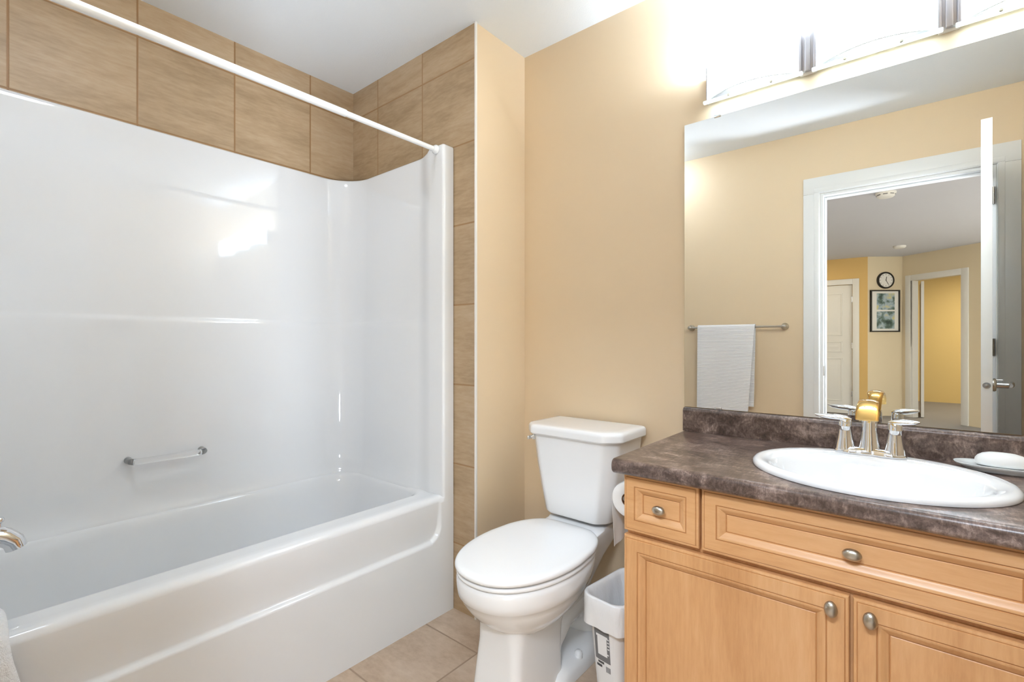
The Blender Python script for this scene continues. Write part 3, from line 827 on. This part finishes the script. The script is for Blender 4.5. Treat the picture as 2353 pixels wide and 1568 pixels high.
prf = [(ryc + (R1 + 0.001) * math.cos(t), rzc + (R1 + 0.001) * math.sin(t)) for t in (1.2, 0.9, 0.6, 0.3, 0.0)] + [(ryc + R1 + 0.001 - 0.004 * k * 0.35, rzc - 0.022 * k) for k in range(1, 8)]
for th in (0.0, 0.0008):
    pass
for i, (yy, zz) in enumerate(prf):
    fx = sstep(5, 12, i)
    rings.append([Vector((rx0 + (rx1 - rx0) * k / 8, yy + 0.002 * math.sin(k * 1.3 + i * 0.6) * fx, zz + 0.018 * fx * (k / 8 - 0.0))) for k in range(9)] + [Vector((rx0 + (rx1 - rx0) * k / 8, yy + 0.0006 + 0.002 * math.sin(k * 1.3 + i * 0.6) * fx, zz + 0.018 * fx * (k / 8 - 0.0))) for k in range(8, -1, -1)])
loft(bm, rings, True, True)
obj('hanging_sheet', bm, M['paper'], roll, 60)

# ------------------------------------------------------------------ mirror
mi = thing('wall_mirror', 'large frameless mirror above the vanity backsplash', 'mirror', (XR, 0.1, 0.90))
bm = bmesh.new(); box(bm, XR - 0.006, XR - 0.0005, -0.440, 0.6365, 0.9005, 1.914)
bm.faces.ensure_lookup_table()
for f in bm.faces:
    f.normal_update()
    f.material_index = 0 if f.normal.x < -0.5 else 1
obj('mirror_glass', bm, [M['mirror'], M['medge']], mi)
for y, z in ((0.522, 1.914), (0.520, 0.9015), (-0.30, 1.914)):
    bm = bmesh.new(); box(bm, XR - 0.009, XR - 0.0005, y - 0.011, y + 0.011, z - 0.004, z + 0.005, 0.001)
    obj('mirror_clip', bm, M['satin'], mi)

# ------------------------------------------------------------------ vanity light
vl = thing('vanity_light', 'three-shade frosted glass vanity light bar above the mirror, lit', 'wall light', (XR, 0.09, 1.95))
bm = bmesh.new(); box(bm, XR - 0.020, XR - 0.0005, -0.395, 0.548, 1.967, 2.062, 0.003)
obj('back_plate', bm, M['fixture'], vl)
SB, ST = 1.957, 2.075
spans = [(0.272, 0.543), (-0.047, 0.224), (-0.366, -0.095)]
for y0, y1 in spans:
    bm = bmesh.new(); n = 28; rings = []
    yc, hw = (y0 + y1) / 2, (y1 - y0) / 2
    fr_, bk_ = [], []
    for k in range(n + 1):
        u = -1 + 2 * k / n
        fr_.append((1.694 - 0.052 * (1 - u * u), yc + hw * u))
        bk_.append((1.699 - 0.052 * (1 - u * u), yc + (hw - 0.0005) * u))
    loop = fr_ + list(reversed(bk_))
    loft(bm, [[Vector((x, y, z)) for x, y in loop] for z in (SB, ST)], True, True)
    bm.faces.ensure_lookup_table(); bmesh.ops.recalc_face_normals(bm, faces=bm.faces)
    for f in bm.faces:
        f.normal_update()
        if f.normal.x > -0.3: f.material_index = 1
    sh = obj('shade', bm, [M['shade'], M['frost']], vl, 30)
    bm = bmesh.new(); box(bm, 1.688, 1.700, y0 - 0.012, y1 + 0.012, SB - 0.010, SB - 0.0005, 0.002)
    obj('glass_lip', bm, M['glassedge'], sh)
    for q in (0.27, 0.74):
        bm = bmesh.new(); lathe(bm, [(0.0045, 0), (0.0045, 0.002), (0.003, 0.004)], (1.688, y0 + (y1 - y0) * q, SB - 0.005), '-x', 14)
        obj('pin', bm, M['nickel'], sh)
for y0, y1 in spans:
    area('shade_bottom_light', (1.708, (y0 + y1) / 2, SB + 0.004), (0, 0, 0), 0.012, y1 - y0 - 0.02, LAMP_DOWN / 3, (0.74, 0.89, 1.06))
    area('shade_top_light', (1.672, (y0 + y1) / 2, ST + 0.012), (0, math.radians(180 + 55), 0), 0.036, y1 - y0 - 0.02, LAMP_UP / 3, (0.74, 0.89, 1.06))
def bracket(y, w, end):
    bm = bmesh.new()
    box(bm, 1.700, XR - 0.020, y - w, y + w, SB - 0.004, ST + 0.002, 0.002)
    if not end:
        box(bm, 1.694, 1.7005, y - 0.0075, y + 0.0075, SB - 0.002, ST - 0.004, 0.002)
        for s in (-1, 1): box(bm, 1.692, 1.701, y + s * 0.0195 - 0.004, y + s * 0.0195 + 0.004, SB - 0.003, ST - 0.001, 0.0015)
    obj('bracket', bm, M['fixture'], vl)
bracket(0.5465, 0.0025, True); bracket(0.248, 0.022, False); bracket(-0.071, 0.022, False); bracket(-0.3695, 0.0025, True)

# flush ceiling lamp added as unseen fill light over the front of the tub
cl_ = thing('ceiling_fill_light', 'added out-of-view ceiling fill lamp, flush frosted glass above the bathtub front, lit', 'fill light', (0.25, 1.40, H))
bm = bmesh.new(); lathe(bm, [(0.13, -0.0005), (0.13, -0.012), (0.122, -0.016)], (0.25, 1.40, H), 'z', 36); obj('mounting_plate', bm, M['fixture'], cl_)
bm = bmesh.new(); lathe(bm, [(0.118, -0.0165), (0.120, -0.032), (0.111, -0.048), (0.085, -0.060), (0.05, -0.067), (0.004, -0.069)], (0.25, 1.40, H), 'z', 36); obj('diffuser', bm, M['fill_dome'], cl_)

# ------------------------------------------------------------------ seen in the mirror: door wall
CW = 0.088
bm = bmesh.new()
for y0, y1 in ((DY1, DY1 + CW), (DY0 - CW, DY0)): box(bm, XO, XO + 0.017, y0, y1, 0, DZ + 0.0, 0.003)
box(bm, XO, XO + 0.017, DY0 - CW, DY1 + CW, DZ, DZ + 0.10, 0.003)
for y0, y1 in ((DY1 + 0.004, DY1 + 0.03), (DY0 - 0.03, DY0 - 0.004)): box(bm, XO + 0.016, XO + 0.021, y0, y1, 0, DZ + 0.004, 0.002)
box(bm, XO + 0.016, XO + 0.021, DY0 - 0.03, DY1 + 0.03, DZ + 0.004, DZ + 0.030, 0.002)
struct('trim_2', bm, M['trimw'], 'white casing around the bathroom doorway, seen in the mirror')
bm = bmesh.new()
box(bm, XO - 0.12, XO, DY1 - 0.016, DY1 - 0.0005, 0, DZ - 0.0005); box(bm, XO - 0.12, XO, DY0 + 0.0005, DY0 + 0.014, 0, DZ - 0.0005)
box(bm, XO - 0.12, XO, DY0 + 0.0145, DY1 - 0.0165, DZ - 0.016, DZ - 0.0005)
box(bm, XO - 0.075, XO - 0.040, DY1 - 0.026, DY1 - 0.0165, 0, DZ - 0.017, 0.002)
box(bm, XO - 0.075, XO - 0.040, DY0 + 0.016, DY1 - 0.027, DZ - 0.027, DZ - 0.0165, 0.002)
tj = struct('trim_3', bm, M['trimw'], 'white door jamb with its stop')
bm = bmesh.new(); box(bm, XO - 0.036, XO - 0.004, DY1 - 0.0185, DY1 - 0.0155, 0.925, 0.985, 0.0005)
obj('strike_plate', bm, M['satin'], tj)
# open door swung into the bathroom
da = math.radians(4.8)
hx_, hy_ = XO + 0.004, DY0 + 0.018
dl = 0.768; dt = 0.034
def dpt(u, v, z): return Vector((hx_ + u * math.cos(da) - v * math.sin(da), hy_ + u * math.sin(da) + v * math.cos(da), z))
MD = Matrix(((math.cos(da), -math.sin(da), 0, hx_), (math.sin(da), math.cos(da), 0, hy_), (0, 0, 1, 0), (0, 0, 0, 1)))
def dbox(bm, *a, **k):
    t = bmesh.new(); box(t, *a, **k); merge(bm, t, 0, MD)
bm = bmesh.new(); dbox(bm, 0.012, 0.012 + dl, 0.0, dt, 0.008, 2.033, bev=0.0015)
d1 = struct('door_1', bm, M['trimw'], 'white bathroom door standing open, its edge seen in the mirror')
for z in (0.25, 1.06, 1.84):
    bm = bmesh.new(); t = bmesh.new(); lathe(t, [(0.0065, 0), (0.0065, 0.09)], (0.002, -0.0075, z), 'z', 14); merge(bm, t, 0, MD)
    dbox(bm, 0.003, 0.040, -0.0025, 0.0005, z, z + 0.09)
    obj('hinge', bm, M['satin'], d1)
bm = bmesh.new(); t = bmesh.new(); hz = 0.957
lathe(t, [(0.027, 0), (0.027, 0.006), (0.024, 0.010), (0.012, 0.012), (0.012, 0.046)], (0.012 + dl - 0.065, -0.0005, hz), '-y', 24); merge(bm, t, 0, MD)
t = bmesh.new(); tube(t, [(0.012 + dl - 0.060, -0.050, hz), (0.012 + dl - 0.078, -0.054, hz), (0.012 + dl - 0.10, -0.056, hz), (0.012 + dl - 0.185, -0.058, hz)], [0.0095, 0.010, 0.009, 0.0085], 18); merge(bm, t, 0, MD)
t = bmesh.new(); tube(t, [(0.012 + dl - 0.065, -0.008, hz + 0.020), (0.012 + dl - 0.065, -0.030, hz + 0.020)], 0.004, 12); merge(bm, t, 0, MD)
obj('door_handle', bm, M['satin'], d1, 50)
bm = bmesh.new(); t = bmesh.new(); lathe(t, [(0.0125, 0), (0.0125, 0.0012), (0.008, 0.0010), (0.007, 0.009), (0.003, 0.010)], (0.012 + dl - 0.0004, dt / 2, hz), 'x', 20); merge(bm, t, 0, MD)
obj('latch', bm, M['satin'], d1, 40)

# towel bar and towel
tbx, tbz = XO + 0.044, 1.232
tb = thing('towel_bar', 'satin metal towel bar on the beige wall left of the doorway, seen in the mirror', 'towel bar', (XO, 0.93, tbz))
bm = bmesh.new(); tube(bm, [(tbx, 0.640, tbz), (tbx, 1.220, tbz)], 0.0072, 18); obj('bar', bm, M['nickel'], tb)
for y in (0.634, 1.226):
    bm = bmesh.new()
    lathe(bm, [(0.022, 0), (0.022, 0.006), (0.018, 0.011), (0.011, 0.018), (0.010, 0.034)], (XO + 0.0005, y, tbz), 'x', 22)
    lathe(bm, [(0.006, -0.014), (0.0115, -0.010), (0.0125, 0.0), (0.0115, 0.010), (0.006, 0.014)], (tbx, y, tbz), 'y', 20)
    obj('post', bm, M['nickel'], tb, 50)
bm = bmesh.new(); rings = []
ty0, ty1, tzb, tzf = 0.800, 1.168, 0.705, 0.672
cl = [(tbx - 0.0135, tzb + (tbz - tzb) * k / 14) for k in range(15)]
cl += [(tbx - 0.0135 * math.cos(t), tbz + 0.0135 * math.sin(t)) for t in (0.4, 0.8, 1.2, 1.57, 1.95, 2.35, 2.75)]
cl += [(tbx + 0.0135, tbz - (tbz - tzf) * k / 16) for k in range(17)]
NY = 30
for i, (x, z) in enumerate(cl):
    front_side = x > tbx
    a0 = cl[max(0, i - 1)]; a1 = cl[min(len(cl) - 1, i + 1)]
    dx, dz = a1[0] - a0[0], a1[1] - a0[1]; L = math.hypot(dx, dz); nx_, nz_ = -dz / L, dx / L
    s = 1 - (z - tzf) / (tbz - tzf)
    ys = []
    for k in range(NY + 1):
        u = k / NY
        lo = ty0 + (0.040 * s if front_side else 0.012 * s); hi = ty1 + (0.004 * s)
        y = lo + (hi - lo) * u
        bulge = (0.0022 * math.sin(u * 7 + 0.6) + 0.0015 * math.sin(u * 17)) * min(1, s * 2) if front_side else 0
        fold = 0.0045 * sstep(0.93, 0.95, u) if front_side else 0
        ys.append((x + bulge - fold, y, z))
    h = 0.0042
    rings.append([Vector((px + nx_ * h, py, pz + nz_ * h)) for px, py, pz in ys] + [Vector((px - nx_ * h, py, pz - nz_ * h)) for px, py, pz in reversed(ys)])
loft(bm, rings, True, True)
tag(obj('towel', bm, M['towel'], None, 60), 'light grey ribbed hand towel folded over the towel bar, seen in the mirror', 'towel')

# ------------------------------------------------------------------ the hall beyond the doorway
HX = -8.6
bm = bmesh.new(); box(bm, HX, XO - 0.12, -2.4, 2.6, -0.08, 0)
struct('floor_hall', bm, M['carpet'], 'grey hall carpet')
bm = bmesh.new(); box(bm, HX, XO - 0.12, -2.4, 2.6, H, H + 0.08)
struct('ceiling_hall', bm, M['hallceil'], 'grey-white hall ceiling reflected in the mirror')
bm = bmesh.new(); box(bm, HX, XO - 0.12, 2.6, 2.7, 0, H); struct('wall_hall_left', bm, M['halllight'])
bm = bmesh.new(); box(bm, HX, XO - 0.12, -2.5, -2.4, 0, H); struct('wall_hall_right', bm, M['halllight'])
bm = bmesh.new(); box(bm, HX - 0.1, HX, -2.4, 2.6, 0, H); struct('wall_bedroom', bm, M['roompaint'], 'yellow wall of the room beyond the hall')
bm = bmesh.new(); box(bm, XO - 0.124, XO - 0.1205, 1.46, 2.6, 0, H); box(bm, XO - 0.124, XO - 0.1205, -2.4, -0.55, 0, H); struct('wall_hall_near', bm, M['halllight'])

class Loc:      # local frame along a wall from p to q; v = towards the bathroom
    def __init__(s, p, q):
        s.p = Vector((p[0], p[1], 0)); d = Vector((q[0] - p[0], q[1] - p[1], 0)); s.len = d.length; d.normalize()
        s.d = d; nn = Vector((-d.y, d.x, 0))
        if nn.x < 0: nn = -nn
        s.n = nn
        s.m = Matrix(((d.x, nn.x, 0, p[0]), (d.y, nn.y, 0, p[1]), (0, 0, 1, 0), (0, 0, 0, 1)))
    def box(s, bm, *a, **k):
        t = bmesh.new(); mi_ = k.pop('mi', 0); box(t, *a, **k)
        for f in t.faces: f.material_index = mi_
        merge(bm, t, mi_, s.m)
P0, P1, P2, P3 = (-5.62, 2.6), (-5.70, 0.545), (-6.02, 0.135), (-4.95, -1.15)
wl, wc, wr = Loc(P1, P0), Loc(P1, P2), Loc(P2, P3)
# far left wall with a closed panel door (door spans u0..u1 from the corner)
du0, du1, dzh = 0.19, 0.95, 2.03
bm = bmesh.new(); wl.box(bm, 0, du0, -0.1, 0, 0, H); wl.box(bm, du1, wl.len, -0.1, 0, 0, H); wl.box(bm, du0, du1, -0.1, 0, dzh, H)
struct('wall_hall_far', bm, M['hallpaint'], 'far hall wall with the white panel door')
bm = bmesh.new(); wl.box(bm, du0 - 0.085, du0, 0, 0.018, 0, dzh + 0.085, bev=0.003); wl.box(bm, du1, du1 + 0.085, 0, 0.018, 0, dzh + 0.085, bev=0.003); wl.box(bm, du0, du1, 0, 0.018, dzh, dzh + 0.085, bev=0.003)
struct('trim_4', bm, M['trimw'], 'white casing of the far hall door')
bm = bmesh.new()
wl.box(bm, du0 + 0.006, du1 - 0.006, -0.05, -0.015, 0.01, dzh - 0.006)
for z0, z1 in ((1.23, 1.90), (0.97, 1.14), (0.20, 0.88)):
    t = bmesh.new(); u0, u1 = du0 + 0.13, du1 - 0.13
    rings = [[Vector((u0 + i, -0.015 + d, z0 + i)), Vector((u1 - i, -0.015 + d, z0 + i)), Vector((u1 - i, -0.015 + d, z1 - i)), Vector((u0 + i, -0.015 + d, z1 - i))] for i, d in ((0, -0.001), (0.004, 0.008), (0.016, 0.008), (0.020, 0.002), (0.05, 0.002), (0.07, 0.007))]
    loft(t, rings, True, True); merge(bm, t, 0, wl.m)
d2 = struct('door_2', bm, M['trimw'], 'closed white three-panel door across the hall, seen in the mirror')
for z in (0.28, 1.03, 1.75):
    bm = bmesh.new(); wl.box(bm, du0 - 0.004, du0 + 0.014, -0.014, 0.010, z, z + 0.09)
    obj('hinge', bm, M['satin'], d2)
# angled wall with clock and picture
bm = bmesh.new(); wc.box(bm, 0, wc.len, -0.1, 0, 0, H)
struct('wall_hall_corner', bm, M['halllight'], 'narrow cream wall with clock and picture in the hall')
cw = wc.len
bm = bmesh.new()
def lath(prof, u, z, mi_=0, seg=36):
    t = bmesh.new(); lathe(t, prof, (u, 0, z), 'y', seg)
    merge(bm, t, mi_, wc.m)
clk = thing('wall_clock', 'round black-rimmed wall clock above the framed picture in the hall', 'clock', wc.m @ Vector((cw * 0.50, 0, 1.95)))
bm = bmesh.new(); lath([(0.128, 0.0005), (0.128, 0.020), (0.120, 0.028), (0.106, 0.028), (0.104, 0.016)], cw * 0.50, 2.075); obj('rim', bm, M['black'], clk)
bm = bmesh.new(); lath([(0.105, 0.0165), (0.105, 0.018)], cw * 0.50, 2.075); obj('dial', bm, M['white'], clk)
for k in range(12):
    bm = bmesh.new(); a_ = 2 * PI * k / 12; u, z = cw * 0.50 + 0.088 * math.sin(a_), 2.075 + 0.088 * math.cos(a_)
    wc.box(bm, u - 0.004, u + 0.004, 0.018, 0.0195, z - 0.007, z + 0.007)
    obj('hour_mark', bm, M['grey'], clk)
bm = bmesh.new()
for nm_, a_, ln, w_ in (('hour_hand', math.radians(10), 0.055, 0.004), ('minute_hand', math.radians(150), 0.075, 0.003)):
    bm = bmesh.new(); t = bmesh.new(); box(t, -w_, w_, 0.0198, 0.0212, -0.01, ln)
    merge(bm, t, 0, wc.m @ Matrix.Translation((cw * 0.5, 0, 2.075)) @ Matrix.Rotation(a_, 4, 'Y'))
    obj(nm_, bm, M['black'], clk)
u0, u1, z0, z1 = cw * 0.06, cw * 0.90, 1.285, 1.925
pic = thing('framed_picture', 'black-framed pair of landscape prints below the clock in the hall', 'picture', wc.m @ Vector(((u0 + u1) / 2, 0, z0)))
bm = bmesh.new()
for q in ((u0, u0 + 0.018, z0, z1), (u1 - 0.018, u1, z0, z1), (u0, u1, z0, z0 + 0.018), (u0, u1, z1 - 0.018, z1)): wc.box(bm, q[0], q[1], 0.0005, 0.026, q[2], q[3])
obj('frame', bm, M['black'], pic)
bm = bmesh.new(); wc.box(bm, u0 + 0.018, u1 - 0.018, 0.0005, 0.012, z0 + 0.018, z1 - 0.018); obj('mount', bm, M['white'], pic)
for q0, q1 in ((1.625, 1.875), (1.335, 1.600)):
    bm = bmesh.new(); wc.box(bm, u0 + 0.095, u1 - 0.075, 0.0125, 0.0135, q0, q1); obj('print', bm, M['print'], pic)
# right wall with an open doorway into the yellow room
ru0, ru1, rzh = 0.14, 0.83, 2.05
bm = bmesh.new(); wr.box(bm, 0, ru0, -0.1, 0, 0, H); wr.box(bm, ru1, wr.len, -0.1, 0, 0, H); wr.box(bm, ru0, ru1, -0.1, 0, rzh, H)
struct('wall_hall_angled', bm, M['halllight'], 'angled hall wall with the open doorway')
bm = bmesh.new(); wr.box(bm, ru0 - 0.085, ru0, 0, 0.018, 0, rzh + 0.085, bev=0.003); wr.box(bm, ru1, ru1 + 0.085, 0, 0.018, 0, rzh + 0.085, bev=0.003); wr.box(bm, ru0, ru1, 0, 0.018, rzh, rzh + 0.085, bev=0.003)
wr.box(bm, ru0, ru0 + 0.016, -0.1, 0, 0, rzh); wr.box(bm, ru1 - 0.016, ru1, -0.1, 0, 0, rzh)
struct('trim_5', bm, M['trimw'], 'white casing of the open doorway across the hall')
jp = wr.m @ Vector((ru0 + 0.058, -0.10, 0))
dl_ = Loc((jp.x, jp.y), (jp.x - 0.70, jp.y + 0.012))
bm = bmesh.new(); dl_.box(bm, 0, 0.70, -0.035, 0, 0.01, rzh - 0.01)
struct('door_3', bm, M['trimw'], 'white door standing open into the yellow room')
# things on the hall ceiling
det = thing('smoke_detector', 'round white smoke detector on the hall ceiling near the doorway, seen in the mirror', 'smoke detector', (-1.86, 0.19, H))
bm = bmesh.new(); lathe(bm, [(0.075, -0.0005), (0.075, -0.012), (0.070, -0.016)], (-1.86, 0.19, H), 'z', 32); obj('mounting_base', bm, M['white'], det)
bm = bmesh.new(); lathe(bm, [(0.066, -0.016), (0.064, -0.034), (0.052, -0.044), (0.02, -0.046)], (-1.86, 0.19, H), 'z', 32)
obj('cover', bm, M['white'], det)
bm = bmesh.new()
for k in range(8):
    a_ = 2 * PI * k / 8
    t = bmesh.new(); box(t, 0.0635, 0.0665, -0.016, 0.016, -0.028, -0.021); merge(bm, t, 0, Matrix.Translation((-1.86, 0.19, H)) @ Matrix.Rotation(a_, 4, 'Z'))
obj('vent_slots', bm, M['grey'], det)
bm = bmesh.new(); lathe(bm, [(0.07, -0.0005), (0.07, -0.016), (0.055, -0.032), (0.02, -0.035)], (-4.95, 0.15, H), 'z', 28)
tag(obj('ceiling_alarm', bm, M['white'], None), 'small white round alarm on the far hall ceiling above the clock', 'alarm')
